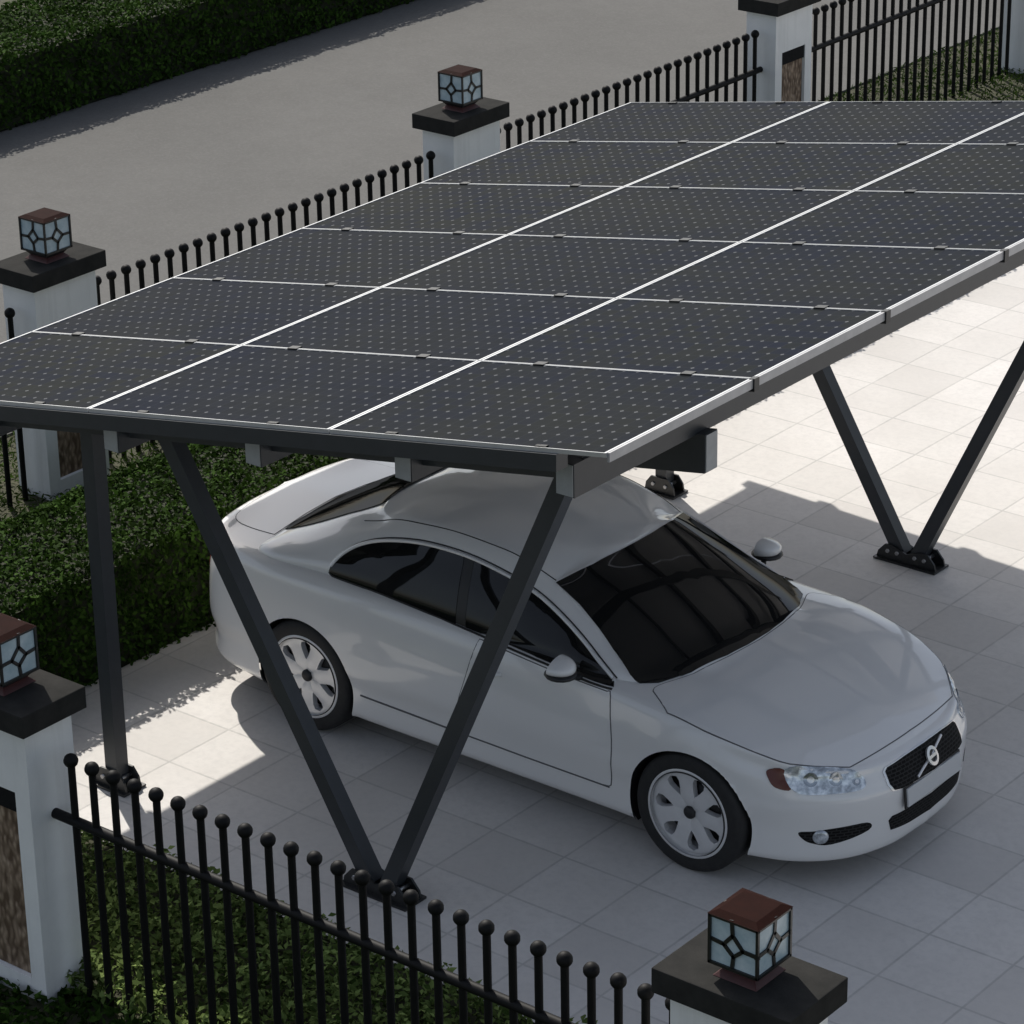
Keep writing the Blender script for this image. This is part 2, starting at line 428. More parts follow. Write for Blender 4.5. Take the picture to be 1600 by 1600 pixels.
def hedge(x0, x1, y0, y1, h, label, seed, dens=1500, size=.06, amp=.035):
    root = empty("clipped_hedge", ((x0 + x1) / 2, (y0 + y1) / 2, 0), label, "hedge")
    cx, cy = (x0 + x1) / 2, (y0 + y1) / 2
    mb = MB().box(x0 - cx + .07, x1 - cx - .07, y0 - cy + .07, y1 - cy - .07, -.02, h - .09)
    mb.build("stems", M['twig'], root)
    g = np.random.default_rng(seed); rc = .10
    faces = []
    def area(n, f): return f(g.uniform(0, 1, n), g.uniform(0, 1, n))
    W, L = x1 - x0, y1 - y0
    nt = int(W * L * dens); nsd = int(L * h * dens); ne = int(W * h * dens)
    P = []; N = []
    a = g.uniform(x0, x1, nt); b = g.uniform(y0, y1, nt); P.append(np.stack([a, b, np.full(nt, h)], 1)); N.append(np.tile([0, 0, 1.], (nt, 1)))
    for xx, s in ((x0, -1.), (x1, 1.)):
        b = g.uniform(y0, y1, nsd); c = g.uniform(0, h, nsd); P.append(np.stack([np.full(nsd, xx), b, c], 1)); N.append(np.tile([s, 0, .25], (nsd, 1)))
    for yy, s in ((y0, -1.), (y1, 1.)):
        a = g.uniform(x0, x1, ne); c = g.uniform(0, h, ne); P.append(np.stack([a, np.full(ne, yy), c], 1)); N.append(np.tile([0, s, .25], (ne, 1)))
    P = np.concatenate(P); N = np.concatenate(N)
    # round the shoulders
    q = np.clip(P, [x0 + rc, y0 + rc, -1], [x1 - rc, y1 - rc, h - rc]); d = P - q; r = np.linalg.norm(d, axis=1)
    m = r > rc; P[m] = q[m] + d[m] / r[m][:, None] * rc
    P += N * (lump(P) * amp + g.normal(-.016, .018, len(P)))[:, None]
    P -= np.array([cx, cy, 0])
    quads("foliage", P, N, size, M['leaf'], seed + 1, .55, .75, parent=root)
    return root

hedge(-3.90, -2.90, -3.0, 10.9, .715, "clipped green hedge along the court edge behind the white car", 3, 3000, .044, .022)
hedge(-13.10, -11.72, 2., 20., .70, "long dark clipped hedge on the far side of the road", 5, 1500, .058, .03)

def turf(name, x0, x1, y0, y1, n, size, seed, material, flat=.0, z=-.015, hh=.05, wide=None):
    g = np.random.default_rng(seed)
    a = g.uniform(x0, x1, n); b = g.uniform(y0, y1, n)
    if wide:                                  # the lawn widens where the hedge ends
        k = g.uniform(0, 1, n) < .22
        a[k] = g.uniform(x1, wide[0], k.sum()); b[k] = g.uniform(wide[1], y1, k.sum())
    P = np.stack([a, b, np.zeros(n)], 1)
    P[:, 2] = z + hh * (.25 + .75 * g.uniform(0, 1, n)) * (.75 + .5 * lump(P, 2.2))
    N = np.tile([0, 0, 1.0], (n, 1)) if flat else np.stack([g.normal(0, 1, n), g.normal(0, 1, n), np.full(n, .5)], 1)
    o = quads(name, P, N, size, material, seed + 1, .5 if flat else .22, .8 if flat else .35)
    o["kind"] = "stuff"; return o
o = turf("ground_cover", -2.9, 4.6, -1.66, -.50, 27000, .052, 21, M['leaf_cover'], 1, hh=.16)
tag(o, "dense leafy ground cover in the bed between the front fence and the paving", "ground cover")
o = turf("grass", -3.2, 4.6, -3.3, -1.62, 22000, .06, 23, M['leaf'], 1, hh=.07)
tag(o, "dark grass at the foot of the front fence outside the court", "grass")
o = turf("grass", -5.25, -3.85, -2, 19, 33000, .06, 25, M['grass'], hh=.06, wide=(-2.96, 10.95))
tag(o, "strip of green lawn between the hedge and the roadside fence", "grass")
o = turf("grass", -6.19, -5.25, -2, 19, 20000, .06, 27, M['grass'], hh=.06)
tag(o, "green verge between the roadside fence and the road", "grass")

# ------------------------------------------------------------------ pillars
CAPZ = 1.585
def make_pillar(label):
    """long side along local x, niche on the -y face"""
    root = empty("gate_pillar", (0, 0, 0), label, "pillar", "white pillars with dark stone caps")
    hx, hy, H = .275, .150, CAPZ - .115
    nx, nz0, nz1, nd = .175, .10, 1.12, .045
    mb = MB()
    mb.box(-hx, -nx, -hy, hy, -.03, H); mb.box(nx, hx, -hy, hy, -.03, H)
    mb.box(-nx, nx, -hy + nd, hy, -.03, H)
    mb.box(-nx, nx, -hy, -hy + nd, nz1, H); mb.box(-nx, nx, -hy, -hy + nd, -.03, nz0)
    sh = mb.build("shaft", M['render'], root)
    p = MB().box(-nx + .004, nx - .004, -hy + nd - .018, -hy + nd - .002, nz0 + .002, nz1 - .115).build("niche_panel", M['niche'], root)
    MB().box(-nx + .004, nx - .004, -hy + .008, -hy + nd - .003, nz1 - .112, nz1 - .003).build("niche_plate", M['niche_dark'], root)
    MB().box(-.33, .33, -.205, .205, H + .001, CAPZ).build("cap", M['cap'], root, bevel=.006, seg=2)
    return root
def make_lamp(label):
    root = empty("pillar_lamp", (0, 0, 0), label, "lamp", "cube lamps on the pillars")
    a = .117; z0, z1 = .062, .285
    mb = MB()
    mb.hexa([(-.105, -.105, .001), (.105, -.105, .001), (.105, .105, .001), (-.105, .105, .001), (-.075, -.075, .03), (.075, -.075, .03), (.075, .075, .03), (-.075, .075, .03)])
    mb.build("base", M['lamp_base'], root, bevel=.003)
    MB().hexa([(-.078, -.078, .029), (.078, -.078, .029), (.078, .078, .029), (-.078, .078, .029), (-.105, -.105, .0615), (.105, -.105, .0615), (.105, .105, .0615), (-.105, .105, .0615)]).build("neck", M['lamp_frame'], root)
    MB().box(-a + .008, a - .008, -a + .008, a - .008, z0 + .001, z1 - .004).build("pane", M['lamp_glass'], root)
    MB().hexa([(-a - .004, -a - .004, z1), (a + .004, -a - .004, z1), (a + .004, a + .004, z1), (-a - .004, a + .004, z1), (-a + .03, -a + .03, z1 + .016), (a - .03, -a + .03, z1 + .016), (a - .03, a - .03, z1 + .016), (-a + .03, a - .03, z1 + .016)]).build("lid", M['lamp_top'], root)
    fr = MB(); th = .012
    for sx in (-1, 1):
        for sy in (-1, 1):
            fr.bar((sx * (a - .004), sy * (a - .004), z0), (sx * (a - .004), sy * (a - .004), z1), th, th)
    for zz in (z0 + .005, z1 - .005):
        for s in (-1, 1):
            fr.bar((-a, s * (a - .004), zz), (a, s * (a - .004), zz), th, th)
            fr.bar((s * (a - .004), -a, zz), (s * (a - .004), a, zz), th, th)
    H = z1 - z0
    N = [(.48, .70), (.30, .47), (.50, .28), (.69, .46)]; E = [(.46, 1.), (0, .50), (.47, 0.), (1., .45)]
    segs = [(N[i], N[(i + 1) % 4]) for i in range(4)] + [(N[i], E[i]) for i in range(4)]
    for face in range(4):
        ang = face * math.pi / 2
        for (u0, v0), (u1, v1) in segs:
            if face % 2: u0, u1 = 1 - u0, 1 - u1
            p = Vector(((u0 - .5) * 2 * a, -(a - .007), z0 + v0 * H)); q = Vector(((u1 - .5) * 2 * a, -(a - .007), z0 + v1 * H))
            rot = Matrix.Rotation(ang, 3, 'Z')
            d = (q - p).normalized() * .004
            fr.bar(rot @ (p - d), rot @ (q + d), .0165, .011, up=rot @ Vector((0, 1, 0)))
    fr.build("frame", M['lamp_frame'], root)
    return root
P0 = make_pillar("white pillar with brown niche at the left end of the front fence")
L0 = make_lamp("cube lamp half cut off by the left picture edge on the lower pillar")
P0.location = (-.885, FY, 0); L0.location = (-.885, FY, CAPZ)
spots = [((3.372, FY), 0, "pillar with dark stone cap at the bottom right of the front fence", "largest cube lamp, on the pillar in front of the white car's bumper"),
         ((LX, 2.85), 1, "white roadside pillar at the left edge, seen above and below the solar roof", "cube lamp on the roadside pillar at the left edge, beside the road"),
         ((LX, 7.11), 1, "white roadside pillar in the middle, rising behind the solar roof edge", "smallest cube lamp, on the middle roadside pillar"),
         ((LX, 11.37), 1, "white roadside pillar with small brown niche beyond the far roof edge", None),
         ((LX, 15.63), 1, "plain white pillar cut by the right picture edge beside the far lawn", None)]
for (x, y), k, lp, ll in spots:
    p = copy_tree(P0); p.location = (x, y, 0); p.rotation_euler.z = math.pi / 2 * k; p["label"] = lp
    if ll:
        q = copy_tree(L0); q.location = (x, y, CAPZ); q.rotation_euler.z = math.pi / 2 * k; q["label"] = ll

# ------------------------------------------------------------------ fences
SP = .1390
def make_fence(label):
    root = empty("iron_fence", (0, 0, 0), label, "fence", "black iron fence sections")
    MB().tube((-.150, 0, .978), (25 * SP + .16, 0, .978), .026, n=14).build("rail", M['black_iron'], root)
    for k in range(26):
        pk = MB().tube((k * SP, 0, -.03), (k * SP, 0, 1.28), .0185, n=10).build("picket", M['black_iron'], root)
        MB().ball((k * SP, 0, 1.303), .036).build("finial", M['black_iron'], pk)
    return root
f0 = make_fence("black ball topped fence in front of the car between the two near pillars")
f0.location = (-.470, FY, 0)
for y0, lab in ((3.270, "black fence section between the left edge pillar and middle roadside pillar, mostly behind the roof"),
                (3.270 + 4.26, "black fence section running from the middle roadside pillar towards the far roof edge"),
                (3.270 + 8.52, "black fence section in front of the far lawn at the top right corner"),
                (3.270 - 4.26, "black fence end at the left picture edge, also seen below the solar roof")):
    f = copy_tree(f0); f.location = (LX, y0, 0); f.rotation_euler.z = math.pi / 2; f["label"] = lab

# ------------------------------------------------------------------ solar carport
SL = .1697; PX0, PY0, PZ0 = -3.3052, -.2510, 2.0781; PW, PH = 1.6484, 1.1401; LB = 5.085
ZP = PZ0 - SL * PX0                      # roof top plane: z = ZP + SL*x
port = empty("solar_carport", (0, 0, 0), "dark steel solar carport on V shaped posts over the white car", "carport")
FR = .022
def make_panel():
    a, b = PW / 2 - .004, PH / 2 - .003; g = .012; gy = .0045
    mb = MB()
    mb.box(-a, a, -b, -b + gy, -FR, 0); mb.box(-a, a, b - gy, b, -FR, 0)
    mb.box(-a, -a + g, -b + gy, b - gy, -FR, 0); mb.box(a - g, a, -b + gy, b - gy, -FR, 0)
    fr = mb.build("panel_frame", M['alu'])
    gl = mesh_obj("solar_panel", [(-a + g, -b + gy, -.004), (a - g, -b + gy, -.004), (a - g, b - gy, -.004), (-a + g, b - gy, -.004),
                                  (-a + g, -b + gy, -.02), (a - g, -b + gy, -.02), (a - g, b - gy, -.02), (-a + g, b - gy, -.02)],
                  [(0, 1, 2, 3), (7, 6, 5, 4)], M['solar'])
    gl.data.materials.append(M['backsheet']); gl.data.polygons[1].material_index = 1
    uvl = gl.data.uv_layers.new(name="UVMap")
    for i, c in enumerate(((0, 0), (1, 0), (1, 1), (0, 1), (0, 0), (1, 0), (1, 1), (0, 1))): uvl.data[i].uv = c
    fr.parent = gl
    return gl
M['trim_alu'] = noisy('brushed edge trim', (.36, .36, .37), (.44, .44, .45), 12, .45, metal=.3)
M['backsheet'] = mat('panel backsheet', (.62, .62, .63), .6)
pan0 = make_panel()
TILT = math.atan(SL); CT = math.cos(TILT)
first = True
for i in range(3):
    for j in range(6):
        p = pan0 if first else copy_tree(pan0); first = False
        p.parent = port
        xc = PX0 + (i + .5) * PW; yc = PY0 + (j + .5) * PH
        p.location = (xc, yc, ZP + SL * xc); p.rotation_euler = (0, -TILT, 0); p.scale = (1 / CT, 1, 1)
        for jj in ((j, j + 1) if j == 5 else (j,)):
            for u in (-.27, .27):
                cx = u * PW; cy = (jj - j - .5) * PH
                if jj == 0: cy += .021
                if jj == 6: cy -= .021
                MB().box(cx - .032, cx + .032, cy - .012, cy + .012, -.03, .004).build("clamp", M['bracket'], p)
ZB = ZP - FR                              # underside of panels (at x=0)
for j in range(7):
    y = PY0 + j * PH + (.03 if j == 0 else -.03 if j == 6 else 0)
    MB().box(PX0 + .02, 1.37, y - .042, y + .042, ZB - .085, ZB - .001, SL).build("rail", M['steel'], port)
for j in range(1, 6):
    y = PY0 + j * PH + (.014 if j == 0 else -.014 if j == 6 else 0); x = PX0 + 3 * PW
    MB().box(x - .012, x + .021, y - .02, y + .02, ZB - .04, ZB + FR + .003, SL).build("end_clamp", M['bracket'], port)
MB().box(PX0 + 3 * PW - .001, PX0 + 3 * PW + .012, PY0 + .01, PY0 + 6 * PH - .01, ZB - .024, ZB + FR - .001, SL).build('edge_trim', M['trim_alu'], port)
PUR = [-2.62, -1.632, -.630, .345, 1.312]
for x in PUR:
    zt = ZB + SL * x - .088
    pr = MB().box(x - .052, x + .052, -.125, PY0 + 6 * PH - .02, zt - .165, zt).build("purlin", M['steel'], port)
    MB().box(x - .047, x + .047, -.131, -.126, zt - .160, zt - .005).build("end_plate", M['steel_end'], pr)
MB().box(-2.9, 1.42, .815, .915, ZB - .088 - .166 - .20, ZB - .088 - .167, SL).build("cross_beam", M['steel'], port)
o = MB().box(1.4205, 1.426, .82, .91, ZB - .088 - .166 - .195, ZB - .088 - .172, SL).build("end_plate", M['steel_end'], port)
for yb in (0, LB):
    # rafter
    MB().box(-3.1, 1.35, yb - .045, yb + .045, ZB - .20, ZB - .089, SL).build("rafter", M['steel'], port)
    for tx, tz in ((-1.355, 2.30), (1.26, 2.70)):
        d = Vector((tx, 0, tz)).normalized()
        s0 = Vector((.055 if tx > 0 else -.055, yb, .05))
        MB().bar(s0, (tx, yb, ZB + SL * tx - .15), .088, .088, up=(0, 1, 0)).build("leg", M['steel'], port)
    MB().bar((-1.907, yb, .02), (-1.907, yb, ZB + SL * -1.907 - .15), .088, .088, up=(0, 1, 0)).build("post", M['steel'], port)
    for cx, L, two in ((0, .215, 1), (-1.907, .12, 0)):
        bp = MB().box(cx - L - .01, cx + L + .01, yb - .085, yb + .085, .003, .016)
        bpo = bp.build("base_plate", M['bracket'], port)
        for s in (-1, 1):
            h = .11
            poly = [(cx - L, .016), (cx + L, .016), (cx + L - .01, .055), (cx + L - .06, h), (cx + L - .12, h), (cx, .075), (cx - L + .12, h), (cx - L + .06, h), (cx - L + .01, .055)] if two else \
                   [(cx - L, .016), (cx + L, .016), (cx + L - .01, .07), (cx + L - .05, .12), (cx - L + .05, .12), (cx - L + .01, .07)]
            MB().prism_y(poly, yb + s * .047, yb + s * .060).build("gusset", M['bracket'], bpo)
        for bx in ((-L * .62, L * .62, -L * .3, L * .3) if two else (-.05, .05)):
            MB().tube((cx + bx, yb - .070, .068), (cx + bx, yb + .070, .068), .013, n=6).build("bolt", M['bolt'], bpo)
# ------------------------------------------------------------------ car (local: x forward from the rear axle, y half width, z up)
def pchip(X, Y, xi):
    """monotone cubic through (X, Y[..., k]) along axis 0"""
    X = np.asarray(X, float); Y = np.asarray(Y, float); h = np.diff(X); dl = np.diff(Y, axis=0) / h.reshape(-1, *([1] * (Y.ndim - 1)))
    d = np.zeros_like(Y); hh = h.reshape(-1, *([1] * (Y.ndim - 1)))
    w1 = 2 * hh[1:] + hh[:-1]; w2 = hh[1:] + 2 * hh[:-1]
    with np.errstate(divide='ignore', invalid='ignore'):
        m = (w1 + w2) / (w1 / dl[:-1] + w2 / dl[1:])
    d[1:-1] = np.where(dl[:-1] * dl[1:] > 0, m, 0)
    d[0] = dl[0]; d[-1] = dl[-1]
    xi = np.asarray(xi, float); k = np.clip(np.searchsorted(X, xi, side='right') - 1, 0, len(X) - 2)
    t = ((xi - X[k]) / h[k]).reshape(-1, *([1] * (Y.ndim - 1))); H = h[k].reshape(t.shape)
    return (2 * t**3 - 3 * t**2 + 1) * Y[k] + (t**3 - 2 * t**2 + t) * H * d[k] + (-2 * t**3 + 3 * t**2) * Y[k + 1] + (t**3 - t**2) * H * d[k + 1]

def crspl(X, Y, xi):
    """cubic through the points with finite difference tangents (smoother than pchip)"""
    X = np.asarray(X, float); Y = np.asarray(Y, float); h = np.diff(X); sh = [-1] + [1] * (Y.ndim - 1)
    dl = np.diff(Y, axis=0) / h.reshape(sh)
    d = np.zeros_like(Y); a = h[1:].reshape(sh); b = h[:-1].reshape(sh)
    d[1:-1] = (dl[:-1] * a + dl[1:] * b) / (a + b); d[0] = dl[0]; d[-1] = dl[-1]
    xi = np.asarray(xi, float); k = np.clip(np.searchsorted(X, xi, side='right') - 1, 0, len(X) - 2)
    t = ((xi - X[k]) / h[k]).reshape(sh); H = h[k].reshape(sh)
    return (2 * t**3 - 3 * t**2 + 1) * Y[k] + (t**3 - 2 * t**2 + t) * H * d[k] + (-2 * t**3 + 3 * t**2) * Y[k + 1] + (t**3 - t**2) * H * d[k + 1]

def grid_surface(rings, nu, nv):
    """rings: (K, M, 3) control points -> fine half grid (nv*(K-1)+1, nu*(M-1)+1, 3)"""
    C = np.array(rings, float); K, Mc, _ = C.shape
    su = np.concatenate([[0], np.cumsum(np.linalg.norm(np.diff(C, axis=1), axis=2).mean(0) + .02)])
    sv = np.concatenate([[0], np.cumsum(np.linalg.norm(np.diff(C, axis=0), axis=2).mean(1) + .004)])
    ui = np.concatenate([np.linspace(su[i], su[i + 1], nu, endpoint=False) for i in range(Mc - 1)] + [[su[-1]]])
    vi = np.concatenate([np.linspace(sv[i], sv[i + 1], nv, endpoint=False) for i in range(K - 1)] + [[sv[-1]]])
    G = crspl(su, C.transpose(1, 0, 2), ui).transpose(1, 0, 2)
    return pchip(sv, G, vi)

def half_to_mesh(G):
    """half grid with y>=0 -> mirrored verts, quads (outward)"""
    n, m, _ = G.shape
    G = G.copy(); G[:, 0, 1] = 0; G[:, -1, 1] = 0; G[-1, :, 1] = 0
    A = G.reshape(-1, 3); B = A * [1, -1, 1]
    V = np.concatenate([A, B]); F = []
    for i in range(n - 1):
        for j in range(m - 1):
            a, b, c, d = i * m + j, i * m + j + 1, (i + 1) * m + j + 1, (i + 1) * m + j
            F.append((a, d, c, b)); F.append((a + n * m, b + n * m, c + n * m, d + n * m))
    # weld
    key = {}; mp = np.zeros(len(V), int); out = []
    for i, v in enumerate(np.round(V, 5)):
        k = tuple(v)
        if k not in key: key[k] = len(out); out.append(V[i])
        mp[i] = key[k]
    F2 = []
    for f in F:
        g = []
        for i in f:
            q = int(mp[i])
            if not g or (q != g[-1] and q != g[0]): g.append(q)
        if len(g) > 2: F2.append(tuple(g))
    return np.array(out), F2

# ---- lower body
OX = np.array([-1.005, -.99, -.935, -.785, -.42, 0, .45, 1.3, 2.15, 2.64, 2.98, 3.24, 3.425, 3.53, 3.56])
OY = np.array([0, .36, .64, .805, .885, .905, .908, .905, .905, .905, .858, .742, .555, .31, 0])
tx = np.gradient(OX); ty = np.gradient(OY); tl = np.hypot(tx, ty); nxn, nyn = -ty / tl, tx / tl      # pointing outwards? fixed below
cx0 = 1.3
sgn = np.sign(nxn * (OX - cx0) + nyn * OY); nxn *= sgn; nyn *= sgn
nxn[0], nyn[0] = -1, 0; nxn[-1], nyn[-1] = 1, 0
def ring(d, z, dx=0):
    d = np.broadcast_to(np.asarray(d, float), OX.shape); z = np.broadcast_to(np.asarray(z, float), OX.shape)
    return np.stack([OX - nxn * d, np.maximum(OY - nyn * d, 0), z], 1)
zE = np.array([.985, .983, .972, .955, .955, .962, .955, .925, .885, .850, .778, .712, .672, .662, .660])       # deck edge
zS = np.array([.900, .900, .895, .890, .893, .897, .890, .862, .822, .785, .715, .655, .628, .618, .615])       # shoulder
z5 = np.array([.72, .72, .73, .74, .75, .755, .745, .725, .695, .67, .635, .60, .575, .562, .560])
d5 = np.array([.015, .015, .015, .012, .006, .004, .008, .012, .012, .004, .016, .026, .026, .022, .020])
dS = np.array([.060, .060, .060, .050, .030, .028, .034, .040, .040, .034, .046, .052, .054, .052, .050])
dE = np.array([.115, .115, .122, .128, .115, .118, .118, .115, .112, .110, .092, .090, .094, .110, .115])
dL = np.array([.05, .05, .045, .03, .022, .02, .02, .02, .02, .02, .022, .02, .012, .01, .01])
zL = np.array([.36, .36, .36, .36, .36, .36, .36, .365, .365, .36, .35, .33, .32, .32, .32])
zb = np.array([.26, .26, .25, .22, .19, .185, .185, .185, .185, .18, .175, .17, .17, .175, .18])
R7 = ring(dE, zE)
cxl = np.array([-.925, -.90, -.84, -.72, -.42, 0, .45, 1.3, 2.15, 2.62, 2.93, 3.13, 3.27, 3.37, 3.42])
czl = np.array([.988, .990, .992, .994, .998, 1.0, 1.0, .985, .955, .915, .850, .795, .748, .708, .685])
R9 = np.stack([cxl, np.zeros(15), czl], 1)
R8 = R7 * .5 + R9 * .5; R8[:, 2] = R7[:, 2] * .36 + R9[:, 2] * .64
RR = [ring(.13, zb - .01), ring(.045, zb), ring(.022, zb + .045), ring(dL, zL), ring(0, .50 + 0 * OX), ring(d5, z5), ring(dS, zS), ring(dE * .62, zE - .014), R7 * .97 + R9 * .03, R8, R9]
RR[8][:, 2] = zE + .004
body_half = grid_surface(RR, 14, 8)
# ---- greenhouse
g1 = np.array([(-.50, 0, .985), (-.485, .30, .985), (-.46, .56, .977), (-.44, .748, .955), (.15, .788, .966), (.7, .803, .950), (1.2, .803, .930), (1.7, .795, .905), (2.05, .775, .885), (2.25, .715, .880), (2.40, .45, .925), (2.45, .20, .940), (2.46, 0, .944)])
g4 = np.array([(.25, 0, 1.345), (.255, .28, 1.338), (.27, .47, 1.305), (.36, .545, 1.292), (.50, .580, 1.318), (.75, .600, 1.338), (1.0, .602, 1.338), (1.25, .592, 1.316), (1.44, .575, 1.275), (1.555, .552, 1.236), (1.63, .35, 1.283), (1.655, .16, 1.296), (1.66, 0, 1.300)])
g6 = np.array([(.29, 0, 1.357), (.31, 0, 1.360), (.36, 0, 1.371), (.45, 0, 1.384), (.56, 0, 1.393), (.78, 0, 1.400), (1.0, 0, 1.396), (1.22, 0, 1.380), (1.38, 0, 1.360), (1.48, 0, 1.343), (1.56, 0, 1.325), (1.60, 0, 1.316), (1.63, 0, 1.308)])
def sharpen(g):
    return np.insert(np.insert(g, 10, g[9] * .86 + g[10] * .14, 0), 9, g[9] * .80 + g[8] * .20, 0)
g1, g4, g6 = sharpen(g1), sharpen(g4), sharpen(g6)
sb = np.array([.0, .0, .0, -.006, .020, .026, .026, .020, .010, .002, .0, .0, .0, .0, .0])        # tumblehome bulge in y
zbul = np.array([.022, .022, .0, -.018, .0, .0, .0, .0, .002, .006, .010, .014, .022, .026, .026])
def glerp(f):
    g = g1 * (1 - f) + g4 * f; k = 4 * f * (1 - f); g[:, 1] += sb * k; g[:, 2] += zbul * k; return g
g0 = g1.copy(); g0[:, 2] -= .10; g0[:, 0] += np.where(np.arange(15) > 9, .12, 0) - np.where(np.arange(15) < 3, .12, 0); g0[:, 1] *= 1.01
g45 = g4 * .93 + g6 * .07; g45[:, 2] = g4[:, 2] + np.array([.004, .006, .016, .024, .024, .022, .020, .018, .012, .009, .007, .006, .005, .004, .004])
g5 = g4 * .52 + g6 * .48; g5[:, 2] = g4[:, 2] * .22 + g6[:, 2] * .78
GG = [g0, g1, glerp(.33), glerp(.67), g4, g45, g5, g6]
green_half = grid_surface(GG, 12, 8)
bV, bF = half_to_mesh(body_half); gV, gF = half_to_mesh(green_half)
bvh = BVHTree.FromPolygons([tuple(v) for v in bV] + [tuple(v) for v in gV], bF + [tuple(i + len(bV) for i in f) for f in gF])

# ---- wheel arches cut from the body
RA, WZ = .365, .325
def cut_arches(V, F):
    V = V.copy(); kill = set(); ins = np.zeros(len(V), bool); cen = np.zeros(len(V))
    for cx in (0, 2.64):
        d = np.hypot(V[:, 0] - cx, V[:, 2] - WZ); m = (d < RA) & (np.abs(V[:, 1]) > .5); ins |= m; cen[m] = cx
    F2 = [f for f in F if not all(ins[i] for i in f)]
    for f in F2:
        for i in f:
            if ins[i]:
                d = np.array([V[i, 0] - cen[i], V[i, 2] - WZ]); d = d / max(np.linalg.norm(d), 1e-6) * RA
                V[i, 0], V[i, 2] = cen[i] + d[0], WZ + d[1]; ins[i] = False
    used = sorted({i for f in F2 for i in f}); mp = {u: k for k, u in enumerate(used)}
    return V[used], [tuple(mp[i] for i in f) for f in F2]
bV2, bF2 = cut_arches(bV, bF)

CARX, YC = -1.5203, 2.0
car = empty("parked_car", (CARX, YC, 0), "white two door car with dark glass parked under the solar roof", "car")
body = mesh_obj("body", np.concatenate([bV2, gV]), bF2 + [tuple(i + len(bV2) for i in f) for f in gF], M['paint'], car, True)

def spl(pts, n=6, closed=True, corners=()):
    """smooth 2D outline through points; indexes in corners stay sharp"""
    P = [np.array(p, float) for p in pts]; m = len(P); out = []
    for i in range(m if closed else m - 1):
        p1, p2 = P[i], P[(i + 1) % m]
        p0 = p1 if i in corners else (P[i - 1] if closed or i > 0 else p1)
        p3 = p2 if (i + 1) % m in corners else (P[(i + 2) % m] if closed or i + 2 < m else p2)
        for k in range(n):
            t = k / n
            out.append(.5 * (2 * p1 + (p2 - p0) * t + (2 * p0 - 5 * p1 + 4 * p2 - p3) * t * t + (3 * p1 - p0 - 3 * p2 + p3) * t**3))
    if not closed: out.append(P[-1])
    return [tuple(p) for p in out]

def project(o, n):
    """first hit on the car surface along -n from outside"""
    h = bvh.ray_cast(o + n * 3, -n)
    if h[0] is None:
        h = bvh.find_nearest(o)
    return h[0], h[1]

def frame(n):
    n = Vector(n).normalized(); u = Vector((0, 0, 1)).cross(n)
    if u.length < 1e-3: u = Vector((0, 1, 0))
    u.normalize(); return u, n.cross(u), n

def patch(name, pts3, n, material, parent, off=.003, step=.04, depth=.006, side=1, inset=0.0):
    """surface piece: outline pts3 (3D, on or near the body) seen along n, draped on the body"""
    if side < 0:
        pts3 = [(p[0], -p[1], p[2]) for p in pts3][::-1]; n = (n[0], -n[1], n[2])
    u, v, nn = frame(n)
    P = [(Vector(p).dot(u), Vector(p).dot(v)) for p in pts3]
    bm = bmesh.new()
    f = bm.faces.new([bm.verts.new((a, b, 0)) for a, b in P])
    if f.normal.length and f.calc_area() and False: pass
    for ax in (0, 1):
        lo = min(p[ax] for p in P); hi = max(p[ax] for p in P)
        k = max(int((hi - lo) / step), 1)
        for i in range(1, k):
            c = lo + (hi - lo) * i / k
            no = (1, 0, 0) if ax == 0 else (0, 1, 0); pt = (c, 0, 0) if ax == 0 else (0, c, 0)
            bmesh.ops.bisect_plane(bm, geom=bm.verts[:] + bm.edges[:] + bm.faces[:], dist=1e-6, plane_co=pt, plane_no=no)
    bmesh.ops.triangulate(bm, faces=[f for f in bm.faces if len(f.verts) > 4])
    for vv in bm.verts:
        o = u * vv.co.x + v * vv.co.y
        base = Vector(pts3[0]); o = o + nn * base.dot(nn)
        h, hn = project(o, nn)
        if hn.dot(nn) < 0: hn = -hn
        vv.co = h + hn * off
    bm.normal_update()
    s = sum((f.normal.dot(nn) * f.calc_area() for f in bm.faces))
    if s < 0: bmesh.ops.reverse_faces(bm, faces=bm.faces[:])
    bm.normal_update()
    vn = {vv: vv.normal.copy() for vv in bm.verts}
    be = [e for e in bm.edges if len(e.link_faces) == 1]
    r = bmesh.ops.extrude_edge_only(bm, edges=be)
    nv = [g for g in r['geom'] if isinstance(g, bmesh.types.BMVert)]
    for vv in nv:
        src = min((e.other_vert(vv) for e in vv.link_edges if e.other_vert(vv) in vn), key=lambda q: (q.co - vv.co).length)
        vv.co = vv.co - vn[src] * depth
    for e in be: e.smooth = False
    me = bpy.data.meshes.new(name); bm.to_mesh(me); bm.free()
    me.polygons.foreach_set("use_smooth", [True] * len(me.polygons)); me.materials.append(material)
    o = bpy.data.objects.new(name, me); COL.objects.link(o); o.parent = parent
    return o

def surf_line(name, pts3, n, r, material, parent, side=1, off=.0, closed=False, sub=4):
    if side < 0:
        pts3 = [(p[0], -p[1], p[2]) for p in pts3]; n = (n[0], -n[1], n[2])
    nn = Vector(n).normalized(); out = []
    m = len(pts3)
    for i in range(m if closed else m - 1):
        a, b = Vector(pts3[i]), Vector(pts3[(i + 1) % m])
        for k in range(sub):
            h, hn = project(a.lerp(b, k / sub), nn)
            if hn.dot(nn) < 0: hn = -hn
            out.append(h + hn * off)
    if not closed:
        h, hn = project(Vector(pts3[-1]), nn)
        if hn.dot(nn) < 0: hn = -hn
        out.append(h + hn * off)
    mb = MB().path(out, r, 8, closed)
    return mb.build(name, material, parent, fix=False)
